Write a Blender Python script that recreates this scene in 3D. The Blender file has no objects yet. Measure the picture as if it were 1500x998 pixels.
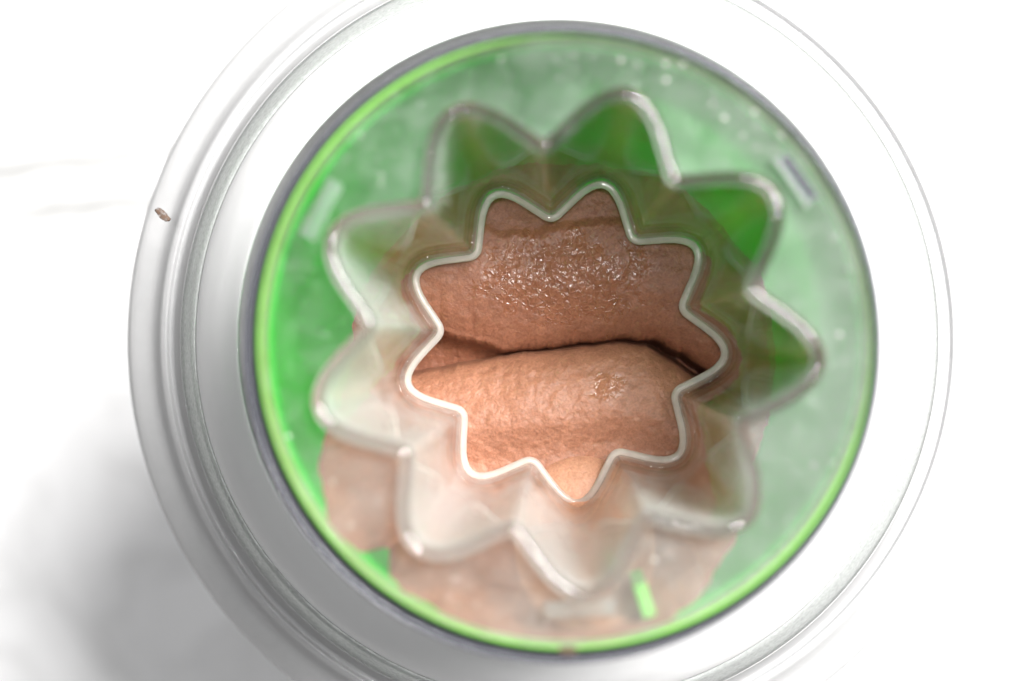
import bpy, bmesh, math, random
from mathutils import Vector, noise

# ------------------------------------------------------------------ camera, light, exposure
U = 0.01                      # everything below is written in centimetres
H = 46.0                      # camera height over the tabletop
sc = bpy.context.scene
C = sc.collection


def Z(s):                     # s = distance below the camera
    return H - s


cam_d = bpy.data.cameras.new('camera')
cam = bpy.data.objects.new('camera', cam_d)
C.objects.link(cam)
sc.camera = cam
cam.location = (0, 0, H * U)
fwd = Vector((-75 / 2083, 1 / 2083, -1)).normalized()
right = Vector((1, 0, 0)) - fwd * fwd.x
right.normalize()
up = right.cross(fwd)
from mathutils import Matrix
cam.rotation_euler = Matrix((right, up, -fwd)).transposed().to_euler()
cam_d.lens = 50
cam_d.sensor_width = 36
cam_d.clip_start = 0.005
cam_d.clip_end = 50
cam_d.dof.use_dof = True
cam_d.dof.focus_distance = 23.0 * U
cam_d.dof.aperture_fstop = 7.0

w = bpy.data.worlds.new('World')
sc.world = w
w.use_nodes = True
bg = w.node_tree.nodes['Background']
bg.inputs[0].default_value = (1.0, 0.985, 0.965, 1)
bg.inputs[1].default_value = 0.13


def area(name, loc, target, size, power, col=(1, 1, 1), size_y=None):
    d = bpy.data.lights.new(name, 'AREA')
    d.energy = power
    d.color = col
    d.shape = 'RECTANGLE'
    d.size = size * U
    d.size_y = (size_y or size) * U
    o = bpy.data.objects.new(name, d)
    C.objects.link(o)
    o.location = Vector(loc) * U
    o.rotation_euler = (Vector(target) * U - o.location).to_track_quat('-Z', 'Y').to_euler()
    return o


area('window_light', (41, 34, 101), (0, 0, 24), 42, 27, (1, 0.985, 0.965), 38)
area('overhead_glint_lamp', (0.5, 4, 110), (0, 0, 23), 7, 2.2, (0.98, 0.99, 1.0), 6)  # added small lamp above the camera, for light and glints on the ice

sc.view_settings.view_transform = 'Standard'
sc.view_settings.look = 'None'
sc.view_settings.gamma = 1
sc.view_settings.exposure = 0.5
sc.cycles.use_denoising = True
sc.cycles.sample_clamp_indirect = 3.0
sc.cycles.max_bounces = 14
sc.cycles.transmission_bounces = 12
sc.cycles.transparent_max_bounces = 16
sc.cycles.caustics_refractive = True
sc.cycles.caustics_reflective = True
sc.cycles.blur_glossy = 0.6

random.seed(4)


# ------------------------------------------------------------------ helpers
def obj(name, bm, mat, parent=None, smooth=True, kind=None):
    me = bpy.data.meshes.new(name)
    bmesh.ops.recalc_face_normals(bm, faces=bm.faces)
    bm.to_mesh(me)
    bm.free()
    o = bpy.data.objects.new(name, me)
    C.objects.link(o)
    if mat:
        me.materials.append(mat)
    if smooth:
        for p in me.polygons:
            p.use_smooth = True
    if parent:
        o.parent = parent
    if kind:
        o['kind'] = kind
    return o


def thing(name, label, cat):
    o = bpy.data.objects.new(name, None)
    C.objects.link(o)
    o['label'] = label
    o['category'] = cat
    o.empty_display_size = 0.01
    return o


def tag(o, label, cat):
    o['label'] = label
    o['category'] = cat
    return o


def lathe(profile, n=192, closed=True, cx=0.0, cy=0.0):
    """profile: list of (radius, s) in cm"""
    bm = bmesh.new()
    rings = []
    for r, s in profile:
        rings.append([bm.verts.new(((cx + r * math.cos(2 * math.pi * i / n)) * U,
                                    (cy + r * math.sin(2 * math.pi * i / n)) * U, Z(s) * U)) for i in range(n)])
    m = len(rings)
    for j in range(m if closed else m - 1):
        a, b = rings[j], rings[(j + 1) % m]
        for i in range(n):
            k = (i + 1) % n
            bm.faces.new((a[i], a[k], b[k], b[i]))
    return bm


def round_profile(pts, f=0.28, steps=3, closed=True):
    """fillet every corner of a profile with a short curve"""
    out = []
    n = len(pts)
    for i, p in enumerate(pts):
        if not closed and i in (0, n - 1):
            out.append(p)
            continue
        a, b = pts[i - 1], pts[(i + 1) % n]
        p0 = (p[0] + (a[0] - p[0]) * f, p[1] + (a[1] - p[1]) * f)
        p2 = (p[0] + (b[0] - p[0]) * f, p[1] + (b[1] - p[1]) * f)
        for t in range(steps + 1):
            t /= steps
            out.append(((1 - t) ** 2 * p0[0] + 2 * t * (1 - t) * p[0] + t * t * p2[0],
                        (1 - t) ** 2 * p0[1] + 2 * t * (1 - t) * p[1] + t * t * p2[1]))
    return out


class N:
    """small node-tree writer"""
    def __init__(self, name):
        self.m = bpy.data.materials.new(name)
        self.m.use_nodes = True
        self.t = self.m.node_tree
        self.t.nodes.clear()
        self.out = self.t.nodes.new('ShaderNodeOutputMaterial')

    def n(self, typ, **kw):
        nd = self.t.nodes.new('ShaderNode' + typ)
        for k, v in kw.items():
            if k.startswith('_'):
                setattr(nd, k[1:], v)
            else:
                key = k.replace('__', ' ')
                sock = nd.inputs[int(key[1:])] if key[0] == 'i' and key[1:].isdigit() else nd.inputs[key]
                if hasattr(v, 'is_output') or isinstance(v, bpy.types.NodeSocket):
                    self.t.links.new(v, sock)
                else:
                    sock.default_value = v
        return nd

    def math(self, op, a, b=0.0, clamp=False):
        return self.n('Math', _operation=op, _use_clamp=clamp, i0=a, i1=b).outputs[0]

    def ramp(self, fac, stops):
        nd = self.n('ValToRGB', i0=fac)
        e = nd.color_ramp.elements
        while len(e) < len(stops):
            e.new(0.5)
        for el, (p, c) in zip(e, stops):
            el.position = p
            el.color = (c, c, c, 1) if isinstance(c, (int, float)) else (*c, 1)
        return nd.outputs[0]

    def mix(self, fac, a, b):
        return self.n('MixShader', i0=fac, i1=a, i2=b).outputs[0]

    def end(self, sh, disp=None):
        self.t.links.new(sh, self.out.inputs[0])
        return self.m

    def coord(self):
        return self.n('TexCoord').outputs['Object']

    def noise(self, scale, detail=4, rough=0.55, vec=None, dist=0.0):
        return self.n('TexNoise', Vector=vec or self.coord(), Scale=scale, Detail=detail, Roughness=rough, Distortion=dist).outputs[0]


# ------------------------------------------------------------------ materials
def mat_clear(name, col=(0.97, 0.98, 0.98), rough=0.03, haze=0.12, haze_col=(0.85, 0.86, 0.86), bump=0.0, mottled=0.0, mscale=250, trans=0.6):
    """clear injection-moulded plastic with a little milkiness"""
    g = N(name)
    bmp = None
    if bump:
        bmp = g.n('Bump', Strength=bump, Distance=0.0006, Height=g.noise(180, 3)).outputs[0]
    kw = {'Normal': bmp} if bmp else {}
    gl = g.n('BsdfPrincipled', **{'Base__Color': (*col, 1), 'Roughness': rough, 'IOR': 1.47, 'Transmission__Weight': 1.0}, **kw).outputs[0]
    df = g.n('BsdfDiffuse', Color=(*haze_col, 1)).outputs[0]
    tr = g.n('BsdfTranslucent', Color=(*haze_col, 1)).outputs[0]
    milk = g.mix(trans, df, tr)
    if mottled:
        f = g.noise(mscale, 6, 0.62)
        f = g.math('MULTIPLY_ADD', f, 0, False)
        nd = f.node
        nd.inputs[1].default_value = mottled * 2
        nd.inputs[2].default_value = haze - mottled
        nd.use_clamp = True
    else:
        f = haze
    return g.end(g.mix(f, gl, milk))


def mat_plate():
    """flat lid plate: thin clear sheet, smeared with a film of frost and splashes"""
    g = N('frosted lid plate')
    co = g.coord()
    bmp = g.n('Bump', Strength=0.12, Distance=0.0005, Height=g.noise(160, 4, 0.6, co, 0.4)).outputs[0]
    fr = g.n('Fresnel', IOR=1.5).outputs[0]
    tp = g.n('BsdfTransparent', Color=(0.97, 0.985, 0.975, 1)).outputs[0]
    gs = g.n('BsdfGlossy', Color=(1, 1, 1, 1), Roughness=0.14, Normal=bmp).outputs[0]
    base = g.mix(g.math('MULTIPLY', fr, 1.0), tp, gs)
    df = g.n('BsdfDiffuse', Color=(0.8, 0.83, 0.81, 1)).outputs[0]
    tr = g.n('BsdfTranslucent', Color=(0.8, 0.83, 0.81, 1)).outputs[0]
    film = g.mix(0.45, df, tr)
    # frosty film, mottled and specked; its lean to lower right also paints pale glare
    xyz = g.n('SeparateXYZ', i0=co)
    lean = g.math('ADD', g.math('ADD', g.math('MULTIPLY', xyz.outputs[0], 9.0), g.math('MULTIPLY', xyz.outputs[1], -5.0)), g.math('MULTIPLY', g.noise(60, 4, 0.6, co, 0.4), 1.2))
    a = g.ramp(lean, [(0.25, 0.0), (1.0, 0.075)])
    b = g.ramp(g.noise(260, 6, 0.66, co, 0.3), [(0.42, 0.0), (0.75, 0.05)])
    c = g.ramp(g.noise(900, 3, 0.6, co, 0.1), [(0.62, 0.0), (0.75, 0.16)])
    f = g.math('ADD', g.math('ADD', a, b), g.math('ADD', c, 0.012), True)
    return g.end(g.mix(f, base, film))


def mat_wall():
    """thin clear chute wall: see-through, mirror-like at a glancing angle, faintly milky"""
    g = N('clear chute wall')
    co = g.coord()
    bmp = g.n('Bump', Strength=0.04, Distance=0.0004, Height=g.noise(150, 3, 0.5, co)).outputs[0]
    fr = g.n('Fresnel', IOR=1.46, Normal=bmp).outputs[0]
    base = g.n('BsdfPrincipled', **{'Base__Color': (0.985, 0.99, 0.985, 1), 'Roughness': 0.02, 'IOR': 1.47, 'Transmission__Weight': 1.0}, Normal=bmp).outputs[0]
    base = g.mix(0.5, g.n('BsdfTransparent', Color=(0.97, 0.975, 0.97, 1)).outputs[0], base)
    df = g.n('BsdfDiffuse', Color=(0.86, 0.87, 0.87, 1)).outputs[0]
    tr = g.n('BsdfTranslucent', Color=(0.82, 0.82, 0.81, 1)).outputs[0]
    # residue haze, weighted to lower left and mouth to paint the window-lit white band
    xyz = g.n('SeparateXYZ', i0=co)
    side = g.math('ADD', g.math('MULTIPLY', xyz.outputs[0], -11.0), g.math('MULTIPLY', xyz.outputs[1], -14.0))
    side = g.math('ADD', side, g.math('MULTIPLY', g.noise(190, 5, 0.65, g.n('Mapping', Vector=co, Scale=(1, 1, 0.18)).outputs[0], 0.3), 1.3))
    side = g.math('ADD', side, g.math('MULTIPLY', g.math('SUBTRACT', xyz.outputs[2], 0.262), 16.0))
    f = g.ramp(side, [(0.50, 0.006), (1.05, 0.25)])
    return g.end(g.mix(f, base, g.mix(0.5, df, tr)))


def mat_green(name, col, rough=0.32, trans=0.25):
    g = N(name)
    nz = g.noise(240, 4)
    bmp = g.n('Bump', Strength=0.12, Distance=0.0004, Height=nz).outputs[0]
    p = g.n('BsdfPrincipled', **{'Base__Color': (*col, 1), 'Roughness': rough, 'IOR': 1.46}, Normal=bmp).outputs[0]
    t = g.n('BsdfTranslucent', Color=(*[min(1, c * 1.25) for c in col], 1)).outputs[0]
    return g.end(g.mix(trans, p, t))


def mat_ice(name, col_a, col_b, wet, patch_at, patch_k):
    """churned chocolate ice: fine grain, open bubbles, wet glints"""
    g = N(name)
    co = g.coord()
    fine = g.noise(2600, 3, 0.65, co)
    mid = g.noise(900, 4, 0.6, co, 0.3)
    big = g.noise(90, 3, 0.5, co)
    vor = g.n('TexVoronoi', _feature='DISTANCE_TO_EDGE', Vector=co, Scale=1000).outputs['Distance']
    cell = g.ramp(vor, [(0.03, 1.0), (0.20, 0.0)])
    # wet, bubbly patch: noise broken up, centred on the crown of the fold
    xyz = g.n('SeparateXYZ', i0=co)
    dx = g.math('MULTIPLY', g.math('SUBTRACT', xyz.outputs[0], patch_at[0]), patch_k[0])
    dy = g.math('MULTIPLY', g.math('SUBTRACT', xyz.outputs[1], patch_at[1]), patch_k[1])
    d2 = g.math('SQRT', g.math('ADD', g.math('MULTIPLY', dx, dx), g.math('MULTIPLY', dy, dy)))
    patch = g.math('SUBTRACT', g.math('MULTIPLY', g.noise(300, 5, 0.62, co, 0.8), 2.0), d2)
    mask = g.ramp(patch, [(0.10, 0.0), (0.45, 1.0)])
    dry = g.math('SUBTRACT', 1.0, g.math('MULTIPLY', mask, 0.75))
    h1 = g.math('MULTIPLY', g.math('MULTIPLY', fine, 0.14), dry)
    h2 = g.math('ADD', g.math('MULTIPLY', g.math('MULTIPLY', mid, 0.30), dry), g.math('MULTIPLY', g.noise(380, 4, 0.55, co, 0.2), 0.62))
    h3 = g.math('MULTIPLY', g.math('MULTIPLY', cell, mask), 0.13 * wet)
    hh = g.math('ADD', g.math('ADD', h1, h2), h3)
    bmp = g.n('Bump', Strength=0.8, Distance=0.0007, Height=hh).outputs[0]
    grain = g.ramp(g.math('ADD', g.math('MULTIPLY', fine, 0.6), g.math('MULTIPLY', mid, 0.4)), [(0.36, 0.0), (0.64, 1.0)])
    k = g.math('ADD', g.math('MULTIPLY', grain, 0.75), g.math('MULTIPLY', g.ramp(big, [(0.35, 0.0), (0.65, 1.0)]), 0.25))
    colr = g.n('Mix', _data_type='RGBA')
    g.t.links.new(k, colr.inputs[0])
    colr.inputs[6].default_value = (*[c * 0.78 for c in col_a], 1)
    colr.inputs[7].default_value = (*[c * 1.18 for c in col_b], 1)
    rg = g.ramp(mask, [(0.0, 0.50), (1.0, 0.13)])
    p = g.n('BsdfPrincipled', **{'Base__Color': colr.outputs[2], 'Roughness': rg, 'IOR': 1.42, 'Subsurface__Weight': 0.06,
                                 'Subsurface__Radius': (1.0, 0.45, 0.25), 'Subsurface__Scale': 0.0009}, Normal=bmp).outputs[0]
    return g.end(p)


def mat_marble():
    g = N('white marble')
    co = g.coord()
    warp = g.noise(7, 5, 0.6, co)
    v = g.n('VectorMath', _operation='ADD', i0=co).node if False else None
    n1 = g.noise(9, 6, 0.6, co, 1.8)
    vein = g.ramp(n1, [(0.44, 0.0), (0.5, 1.0), (0.56, 0.0)])
    soft = g.ramp(g.noise(16, 5, 0.6, co, 0.6), [(0.45, 0.0), (0.7, 1.0)])
    k = g.math('ADD', g.math('MULTIPLY', vein, 0.22), g.math('MULTIPLY', soft, 0.26), True)
    # two broad grey veins of their own
    xyz = g.n('SeparateXYZ', i0=co)
    wob = g.math('MULTIPLY', g.math('SUBTRACT', g.noise(40, 4, 0.6, co), 0.5), 0.012)
    for y0, sl, x0, wd in ((0.0590, 0.12, -0.153, 0.0085), (0.0440, 0.09, -0.160, 0.0080)):
        yy = g.math('SUBTRACT', g.math('SUBTRACT', xyz.outputs[1], y0), g.math('MULTIPLY', g.math('SUBTRACT', xyz.outputs[0], x0), sl))
        dd = g.math('DIVIDE', g.math('ABSOLUTE', g.math('ADD', yy, wob)), wd)
        k = g.math('MAXIMUM', k, g.math('MULTIPLY', g.ramp(dd, [(0.0, 1.0), (1.0, 0.0)]), g.math('ADD', 1.05, g.math('MULTIPLY', g.noise(30, 3, 0.5, co), 0.62))))
    c = g.n('Mix', _data_type='RGBA', _clamp_factor=False)
    g.t.links.new(k, c.inputs[0])
    c.inputs[6].default_value = (0.86, 0.86, 0.87, 1)
    c.inputs[7].default_value = (0.42, 0.42, 0.42, 1)
    p = g.n('BsdfPrincipled', **{'Base__Color': c.outputs[2], 'Roughness': 0.45, 'IOR': 1.45}).outputs[0]
    return g.end(p)


M_marble = mat_marble()
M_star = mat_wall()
M_rimglass = mat_clear('clear rim plastic', col=(0.86, 0.84, 0.83), haze=0.02, haze_col=(0.8, 0.8, 0.79), rough=0.03)
M_base = mat_clear('clear base plastic', col=(0.93, 0.94, 0.94), haze=0.74, mottled=0.18, mscale=70, bump=0.14, haze_col=(0.55, 0.55, 0.555), rough=0.06, trans=0.25)
M_frost = mat_clear('frosted band plastic', col=(0.92, 0.94, 0.93), haze=0.5, mottled=0.3, mscale=1400, bump=0.45, haze_col=(0.78, 0.80, 0.79), rough=0.25)
M_shoulder = mat_clear('milky base plastic', col=(0.95, 0.95, 0.95), haze=0.8, mottled=0.05, mscale=90, bump=0.06, haze_col=(0.78, 0.78, 0.785), rough=0.12, trans=0.25)
M_edge = mat_clear('cut edge plastic', haze=0.40, mottled=0.16, mscale=260, haze_col=(0.97, 0.96, 0.92), rough=0.03)
M_smoke = mat_clear('smoky rim plastic', col=(0.45, 0.45, 0.52), haze=0.55, mottled=0.08, mscale=200, haze_col=(0.10, 0.10, 0.125), rough=0.1, trans=0.2)
M_tab = mat_clear('moulded tab plastic', col=(0.9, 0.93, 0.92), haze=0.15, mottled=0.12, mscale=420, bump=0.5, haze_col=(0.75, 0.80, 0.79), rough=0.1)
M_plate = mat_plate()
M_green = mat_green('green plastic', (0.022, 0.62, 0.018), 0.32, 0.65)
M_lime = mat_green('lime lip plastic', (0.20, 0.52, 0.08), 0.3, 0.3)
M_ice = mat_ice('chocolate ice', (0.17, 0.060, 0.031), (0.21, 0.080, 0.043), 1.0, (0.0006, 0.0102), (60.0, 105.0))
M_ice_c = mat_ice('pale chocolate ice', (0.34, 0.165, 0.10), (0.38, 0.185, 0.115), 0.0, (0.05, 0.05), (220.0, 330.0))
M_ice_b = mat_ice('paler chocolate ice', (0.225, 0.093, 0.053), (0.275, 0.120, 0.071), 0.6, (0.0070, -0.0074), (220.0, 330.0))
g = N('dried chocolate')
sp_ = g.n('BsdfPrincipled', **{'Base__Color': (0.085, 0.048, 0.03, 1), 'Roughness': 0.75}).outputs[0]
M_spot = g.end(g.mix(g.ramp(g.noise(1300, 4), [(0.38, 0.25), (0.62, 0.95)]), g.n('BsdfTransparent').outputs[0], sp_))

# ------------------------------------------------------------------ tabletop
bm = bmesh.new()
for x, y in ((-90, -70), (90, -70), (90, 70), (-90, 70)):
    bm.verts.new((x * U, y * U, 0))
bm.faces.new(bm.verts)
tt = obj('tabletop', bm, M_marble, smooth=False, kind='structure')

# ------------------------------------------------------------------ clear base with its broad stepped flange
base = thing('clear_base', 'broad round clear plastic base with stepped rim around the green cup', 'machine base')
BX, BY = -0.12, 0.03


def P(pxs, s_):
    return (pxs * s_ / 2083, s_)


top_ = [P(634, 25.1), P(635, 24.75), P(630, 24.5), P(598, 24.35), P(590, 24.15), P(584, 23.95), P(576, 23.9), P(571, 24.02), P(565, 23.98), P(558, 23.7), P(555, 23.5)]
bot_ = [P(548, 23.75), P(556, 24.1), P(592, 24.6), P(606, 24.9), P(622, 25.15)]
obj('flange', lathe(round_profile(top_ + bot_, 0.3, 3), 256, cx=BX, cy=BY), M_base, base)
fb = [P(554.5, 23.5), P(550, 23.2), P(541, 22.8), P(533, 22.5), P(530, 22.62), P(540, 23.0), P(546, 23.5)]
obj('frosted_band', lathe(fb, 256, cx=BX, cy=BY), M_frost, base)
sh = [P(532.5, 22.5), P(524, 22.25), P(505, 21.95), P(480, 21.72), P(469, 21.65), P(466, 21.72), P(466, 21.9), P(480, 21.95), P(505, 22.15), P(526, 22.5)]
obj('shoulder', lathe(round_profile(sh, 0.3, 2), 256, cx=BX, cy=BY), M_shoulder, base)
body = [(6.3, 24.55), (6.1, 26), (5.7, 31), (5.6, 45.95), (5.4, 45.95), (5.5, 31), (5.85, 26), (5.95, 24.2)]
obj('body', lathe(body, 192, cx=BX, cy=BY), M_shoulder, base)

# ------------------------------------------------------------------ green cup
cup = thing('green_cup', 'green plastic cup with bright lime lip holding the chocolate ice', 'cup')


def rc(s):
    """inner radius of the green cup at depth s"""
    return 3.9 - (s - 18.6) * (0.88 / 5.4)


inner = [(rc(s), s) for s in [18.62 + 0.3 * i for i in range(20)]]
prof = inner + [(2.9, 24.9), (1.5, 25.3), (0.05, 25.4), (0.05, 25.7), (3.0, 25.5), (3.35, 24.4)] + [(rc(s) + 0.14, s) for s in (22.5, 20.5, 18.8)]
obj('bowl', lathe(prof, 192), M_green, cup)
lip = round_profile([(3.90, 18.60), (3.90, 18.32), (3.915, 18.27), (3.955, 18.27), (3.98, 18.34), (4.02, 18.95), (3.91, 18.95), (3.885, 18.6)], 0.3, 3)
obj('lip', lathe(lip, 224), M_lime, cup)
# outer body of the cup down to the table
SX, SY = -0.045, -0.05
prof = [(4.20, 19.3), (4.45, 23.0), (4.6, 30), (4.65, 45.95), (4.45, 45.95), (4.4, 30), (4.25, 23.0), (3.98, 19.1)]
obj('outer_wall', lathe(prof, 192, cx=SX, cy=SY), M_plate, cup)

# ------------------------------------------------------------------ clear lid with the nine-pointed star chute
lid = thing('star_lid', 'clear frosted lid with a nine-pointed star chute over the chocolate', 'lid')
PH = math.radians(35.3)


def star(Rt, Rv, off=0.0, ft=0.62, fv=0.10, steps=9):
    """closed star outline; Rt / Rv are the radii actually reached, off grows it outward"""
    half = math.pi / 9
    # polygon corner radii that give the wanted reached radii after filleting
    T, V = Rt, Rv
    WT = 1.0
    for _ in range(40):
        tip = Vector((T, 0))
        val = Vector((V * math.cos(half), V * math.sin(half)))
        a = tip + (val - tip) * ft
        T += Rt - (WT * tip.x + a.x) / (WT + 1)
        b = val + (tip - val) * fv
        axis = Vector((math.cos(half), math.sin(half)))
        V += Rv - (0.5 * val.dot(axis) + 0.5 * b.dot(axis))
    pts = []
    for k in range(18):
        ang = PH + k * half
        rr = T if k % 2 == 0 else V
        pts.append(Vector((rr * math.cos(ang), rr * math.sin(ang))))
    out = []
    for k in range(18):
        p, a, b = pts[k], pts[k - 1], pts[(k + 1) % 18]
        f = ft if k % 2 == 0 else fv
        p0, p2 = p + (a - p) * f, p + (b - p) * f
        for t in range(steps + 1):
            t /= steps
            wt = WT if k % 2 == 0 else 1.0
            b0, b1, b2 = (1 - t) ** 2, 2 * t * (1 - t) * wt, t * t
            out.append((b0 * p0 + b1 * p + b2 * p2) / (b0 + b1 + b2))
    if off:
        n = len(out)
        res = []
        for i in range(n):
            d = (out[(i + 1) % n] - out[i - 1]).normalized()
            res.append(out[i] + Vector((d.y, -d.x)) * off)
        out = res
    return out


# depth, tip radius, valley radius
def star_at(s, off=0.0):
    t = (s - 18.0) / 4.5
    return star(3.15 + (2.58 - 3.15) * t, 2.40 + (1.985 - 2.40) * t, off)


TH = 0.135
rings = []
bm = bmesh.new()
half_t = TH / 2
prof = []
prof += [(18.09, TH), (18.09, 0.0)]
prof += [(s_, 0.0) for s_ in (18.4, 19.2, 20.2, 21.2, 22.0, 22.35)]
prof += [(22.43, 0.0), (22.43, TH)]
prof += [(s_, TH) for s_ in (22.35, 22.0, 21.2, 20.2, 19.2, 18.4)]
for s_, off in prof:
    rings.append([bm.verts.new((p.x * U, p.y * U, Z(s_) * U)) for p in star_at(s_, off)])
m, n = len(rings), len(rings[0])
for j in range(m):
    a, b = rings[j], rings[(j + 1) % m]
    for i in range(n):
        bm.faces.new((a[i], a[(i + 1) % n], b[(i + 1) % n], b[i]))
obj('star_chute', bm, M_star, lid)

bm = bmesh.new()
rings = []
for k in range(14):                                  # milky rounded bead round the outlet
    a_ = 2 * math.pi * k / 14
    rings.append([bm.verts.new((p.x * U, p.y * U, Z(22.49 + 0.07 * math.cos(a_)) * U)) for p in star_at(22.5, -0.025 + 0.064 * math.sin(a_))])
for j in range(14):
    a, b = rings[j], rings[(j + 1) % 14]
    for i in range(len(a)):
        k = (i + 1) % len(a)
        bm.faces.new((a[i], a[k], b[k], b[i]))
obj('outlet_edge', bm, M_edge, lid)

bm = bmesh.new()
rings = []
for k in range(12):                                  # clear rounded lip round the near mouth
    a_ = 2 * math.pi * k / 12
    rings.append([bm.verts.new((p.x * U, p.y * U, Z(17.99 + 0.085 * math.cos(a_)) * U)) for p in star_at(18.0, half_t + (half_t + 0.02) * math.sin(a_))])
for j in range(12):
    a, b = rings[j], rings[(j + 1) % 12]
    for i in range(len(a)):
        k = (i + 1) % len(a)
        bm.faces.new((a[i], a[k], b[k], b[i]))
obj('mouth_edge', bm, M_rimglass, lid)

# plate between the star and the edge (a sheet 1.2 mm thick)
bm = bmesh.new()
so = star_at(18.2, TH + 0.004)
top, bot = [], []
NR = 8
rr_ = 3.895
for lev, (s, lst) in enumerate(((18.20, top), (18.32, bot))):
    for j in range(NR + 1):
        t = j / NR
        row = []
        for p in so:
            a = math.atan2(p.y, p.x)
            q = p.lerp(Vector((rr_ * math.cos(a), rr_ * math.sin(a))), t)
            row.append(bm.verts.new((q.x * U, q.y * U, Z(s) * U)))
        lst.append(row)
for lst in (top, bot):
    for j in range(NR):
        for i in range(len(so)):
            k = (i + 1) % len(so)
            bm.faces.new((lst[j][i], lst[j][k], lst[j + 1][k], lst[j + 1][i]))
for j in (0, NR):
    for i in range(len(so)):
        k = (i + 1) % len(so)
        bm.faces.new((top[j][i], top[j][k], bot[j][k], bot[j][i]))
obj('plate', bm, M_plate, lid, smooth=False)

# smoky rounded rim that clips over the cup
prof = round_profile([(3.985, 18.30), (4.0, 18.16), (4.05, 18.14), (4.10, 18.3), (4.17, 18.6), (4.34, 19.55), (4.26, 19.55), (4.05, 18.55)], 0.3, 3)
obj('rim', lathe(prof, 224, cx=SX, cy=SY), M_smoke, lid)


def rbox(cx, cy, s0, s1, lx, ly, ang, ins=0.03):
    """box with chamfered top, long axis at angle ang"""
    bm = bmesh.new()
    ca, sa = math.cos(ang), math.sin(ang)
    lev = []
    for s, d in ((s1, 0), (s0 + ins, 0), (s0, ins)):
        row = []
        for x, y in ((-1, -1), (1, -1), (1, 1), (-1, 1)):
            px, py = x * (lx / 2 - d), y * (ly / 2 - d)
            row.append(bm.verts.new(((cx + px * ca - py * sa) * U, (cy + px * sa + py * ca) * U, Z(s) * U)))
        lev.append(row)
    for j in range(2):
        for i in range(4):
            bm.faces.new((lev[j][i], lev[j][(i + 1) % 4], lev[j + 1][(i + 1) % 4], lev[j + 1][i]))
    bm.faces.new(lev[0])
    bm.faces.new(lev[2])
    return bm


for deg, r, lx in ((151.5, 3.53, 0.82), (34.8, 3.60, 0.74), (-86.5, 3.42, 0.92)):
    a = math.radians(deg)
    tb = obj('locking_tab', rbox(r * math.cos(a), r * math.sin(a), 18.07, 18.196, lx, 0.2, a + math.pi / 2), M_tab, lid, smooth=False)
    if deg == 34.8:
        obj('slot', rbox(r * math.cos(a) * 1.004, r * math.sin(a) * 1.004, 18.062, 18.075, lx * 0.86, 0.10, a + math.pi / 2, 0.004), M_smoke, tb, smooth=False)
# tiny water drops on the plate
bm = bmesh.new()
for i in range(46):
    while True:
        a = random.uniform(-math.pi, math.pi)
        r = random.uniform(2.9, 3.8)
        ph = (a - PH) / (2 * math.pi / 9)
        if r > 3.45 or abs(ph - round(ph)) > 0.36:
            break
    if random.random() < 0.5:
        a = random.uniform(-0.9, 1.6)
        r = random.uniform(3.45, 3.85)
    rad = random.choice((0.012, 0.016, 0.02, 0.03))
    new = bmesh.ops.create_icosphere(bm, subdivisions=2, radius=rad * U)['verts']
    for v in new:
        v.co = Vector((v.co.x * random.uniform(0.98, 1.02) + r * math.cos(a) * U, v.co.y + r * math.sin(a) * U, v.co.z * 0.45 + Z(18.197) * U))
obj('droplets', bm, M_edge, lid, kind='stuff')
# bright fin of the cup under the plate
a = math.radians(-72.6)
obj('fin', rbox(3.52 * math.cos(a), 3.52 * math.sin(a), 18.42, 19.6, 0.44, 0.17, a), M_lime, cup, smooth=False)

# ------------------------------------------------------------------ chocolate ice
ice = thing('chocolate_ice', 'folded brown chocolate ice filling the cup under the star opening', 'ice cream')
K = 23.0 / 2083


def lerp_pts(pts, x):
    if x <= pts[0][0]:
        return pts[0][1]
    for (x0, y0), (x1, y1) in zip(pts, pts[1:]):
        if x <= x1:
            t = (x - x0) / (x1 - x0)
            t = t * t * (3 - 2 * t) * 0.5 + t * 0.5
            return y0 + (y1 - y0) * t
    return pts[-1][1]


def smooth(a, b, x):
    t = max(0.0, min(1.0, (x - a) / (b - a)))
    return t * t * (3 - 2 * t)


def px(pts):                      # photo-plane marks -> centimetres at the ice
    return [((x - 832) * K, (505 - y) * K) for x, y in pts]


up_edge = px([(430, 470), (560, 480), (640, 492), (690, 507), (745, 521), (800, 516), (870, 508), (925, 502), (965, 504), (1005, 522), (1060, 558), (1110, 600), (1250, 700)])
lo_edge = px([(430, 580), (560, 565), (640, 548), (690, 537), (745, 526), (800, 519), (870, 511), (920, 506), (955, 512), (990, 534), (1050, 573), (1110, 612), (1250, 720)])
# depth at which the ice meets the cup, by angle
wall = [(-180, 22.2), (-165, 21.0), (-152, 19.3), (-140, 18.6), (-134, 18.8), (-130, 19.5), (-126, 18.7), (-110, 18.5), (-90, 18.4), (-75, 18.4), (-62, 18.8),
        (-52, 19.9), (-35, 21.6), (-10, 22.2), (10, 22.4), (45, 23.3), (90, 24.0), (135, 23.4), (160, 22.7), (180, 22.2)]


def outer(x, y, zin):
    """blend the inner height towards the wall height"""
    r = math.hypot(x, y)
    a = math.degrees(math.atan2(y, x))
    sw = lerp_pts(wall, a) + 0.22 * fbm(x / max(r, .1) * 3, y / max(r, .1) * 3, 1.3, 71.0) + 0.10 * fbm(x / max(r, .1) * 3, y / max(r, .1) * 3, 5.0, 77.0)
    sw = max(18.55, sw)
    rw = rc(sw)
    t = smooth(2.45, rw, r)
    tl = max(0.0, min(1.0, (r - 2.55) / (rw - 2.55)))
    t = 0.5 * t + 0.5 * tl
    return zin + (sw - zin) * t + max(0, r - rw) * 2.5


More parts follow.
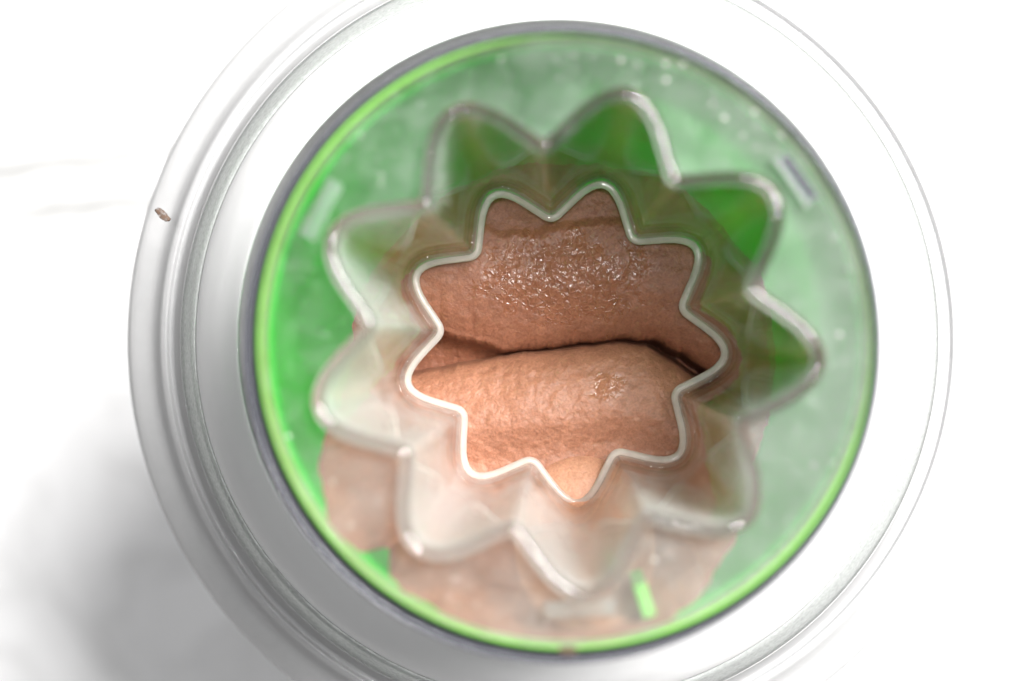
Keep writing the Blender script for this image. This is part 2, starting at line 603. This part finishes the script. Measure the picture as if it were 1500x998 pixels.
def fbm(x, y, f, seed):
    return noise.fractal(Vector((x * f + seed, y * f, seed * 0.7)), 0.9, 2.1, 4)


def s_upper(x, y):
    d = y - lerp_pts(up_edge, x) + 0.030 * fbm(x, 0.2, 2.5, 51.0) + 0.02 * fbm(x, 0.2, 9, 57.0)
    if d < 0:
        return 23.35 + 0.30 * (1 - math.exp(d / 0.10)) - (0.30 + 11.0 * smooth(-1.15, -0.75, x)) * d
    R = 1.25
    t = min(d, R) / R
    s = 23.35 - 0.62 * math.sqrt(max(0, 1 - (1 - t) ** 2))
    s += 0.10 * max(0, d - 1.3)
    s += 0.07 * smooth(1.80, 2.0, d + 0.10 * fbm(x, 0.3, 1.1, 5.0))          # faint second ledge near the top
    s -= 0.05 * math.exp(-((d - 0.06) / 0.07) ** 2) * smooth(-0.6, -1.2, x)
    s += 0.022 * fbm(x, y, 1.6, 3.0) + 0.010 * fbm(x, y, 7, 8.0)
    return s


def s_lower(x, y):
    e = lerp_pts(lo_edge, x) - y + 0.022 * fbm(x, 0.2, 3.0, 61.0)
    if e < 0:
        return 23.4 + min(1.2, -e * 9.0)
    R = 1.25
    t = min(e, R) / R
    s = 23.4 - (0.76 - 0.10 * abs(x) ** 1.5 * 0.5) * math.sqrt(max(0, 1 - (1 - t) ** 2))
    s += 0.05 * max(0, e - 1.9) + 0.22 * smooth(1.0, 1.75, e)
    s += 0.028 * fbm(x, y, 1.4, 13.0) + 0.013 * fbm(x, y, 7, 18.0)
    return s


def lobe_c(x, y):
    cx, cy = (858 - 832) * K, (505 - 760) * K
    q = ((x - cx) / 1.05) ** 2 + ((y - cy) / 1.0) ** 2
    return q


def s_lobe(x, y):
    q = lobe_c(x, y)
    s = 23.02 - 0.60 * math.sqrt(max(0, 1 - q)) if q < 1 else 22.98 + (q - 1) * 2
    return s + 0.01 * fbm(x, y, 2, 33.0)


def sheet(name, fn, keep, mat, step=0.022, R=4.05):
    bm = bmesh.new()
    g_ = {}
    n = int(R / step)
    for i in range(-n, n + 1):
        for j in range(-n, n + 1):
            x, y = i * step, j * step
            if math.hypot(x, y) > R or not keep(x, y):
                continue
            s = outer(x, y, fn(x, y))
            if s > rc_inv(math.hypot(x, y)) + 0.12:
                continue
            g_[i, j] = bm.verts.new((x * U, y * U, Z(s) * U))
    for (i, j), v in list(g_.items()):
        q = [g_.get(k) for k in ((i, j), (i + 1, j), (i + 1, j + 1), (i, j + 1))]
        if all(q):
            bm.faces.new(q)
    for v in [v for v in bm.verts if not v.link_faces]:
        bm.verts.remove(v)
    return obj(name, bm, mat, ice)


def rc_inv(r):
    """depth of the cup wall at radius r (deep below the bottom inside it)"""
    s = 18.6 + (3.9 - r) / (0.88 / 5.4)
    return min(s, 25.2) if r > 2.9 else 25.2


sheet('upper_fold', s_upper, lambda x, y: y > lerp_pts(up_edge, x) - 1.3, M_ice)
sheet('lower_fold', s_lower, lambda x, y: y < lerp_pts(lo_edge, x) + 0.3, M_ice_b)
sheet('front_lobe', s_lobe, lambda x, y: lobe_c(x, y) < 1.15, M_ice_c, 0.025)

# ------------------------------------------------------------------ small splashes of chocolate
def blob(r, sx, sy, ang):
    bm = bmesh.new()
    bmesh.ops.create_icosphere(bm, subdivisions=3, radius=1)
    ca, sa = math.cos(ang), math.sin(ang)
    for v in bm.verts:
        k = 1 + 0.35 * noise.noise(v.co * 1.7 + Vector((r, 2, 3)))
        x, y, z = v.co.x * sx * k, v.co.y * sy * k, v.co.z * r * k
        v.co = Vector((x * ca - y * sa, x * sa + y * ca, z)) * U
    return bm


sp = obj('chocolate_splash', blob(0.012, 0.15, 0.065, -0.75), M_spot)
sp.location = ((240 - 832) * 22.95 / 2083 * U, (505 - 318) * 22.95 / 2083 * U, Z(22.95) * U)
tag(sp, 'small brown chocolate splash dried on the clear base rim', 'splash')
sp = obj('chocolate_drip', blob(0.03, 0.13, 0.06, 0.1), M_spot)
sp.location = ((838 - 832) * 18.3 / 2083 * U, (505 - 957) * 18.3 / 2083 * U, Z(18.28) * U)
tag(sp, 'small dark chocolate drip stuck on the smoky lid rim', 'drip')
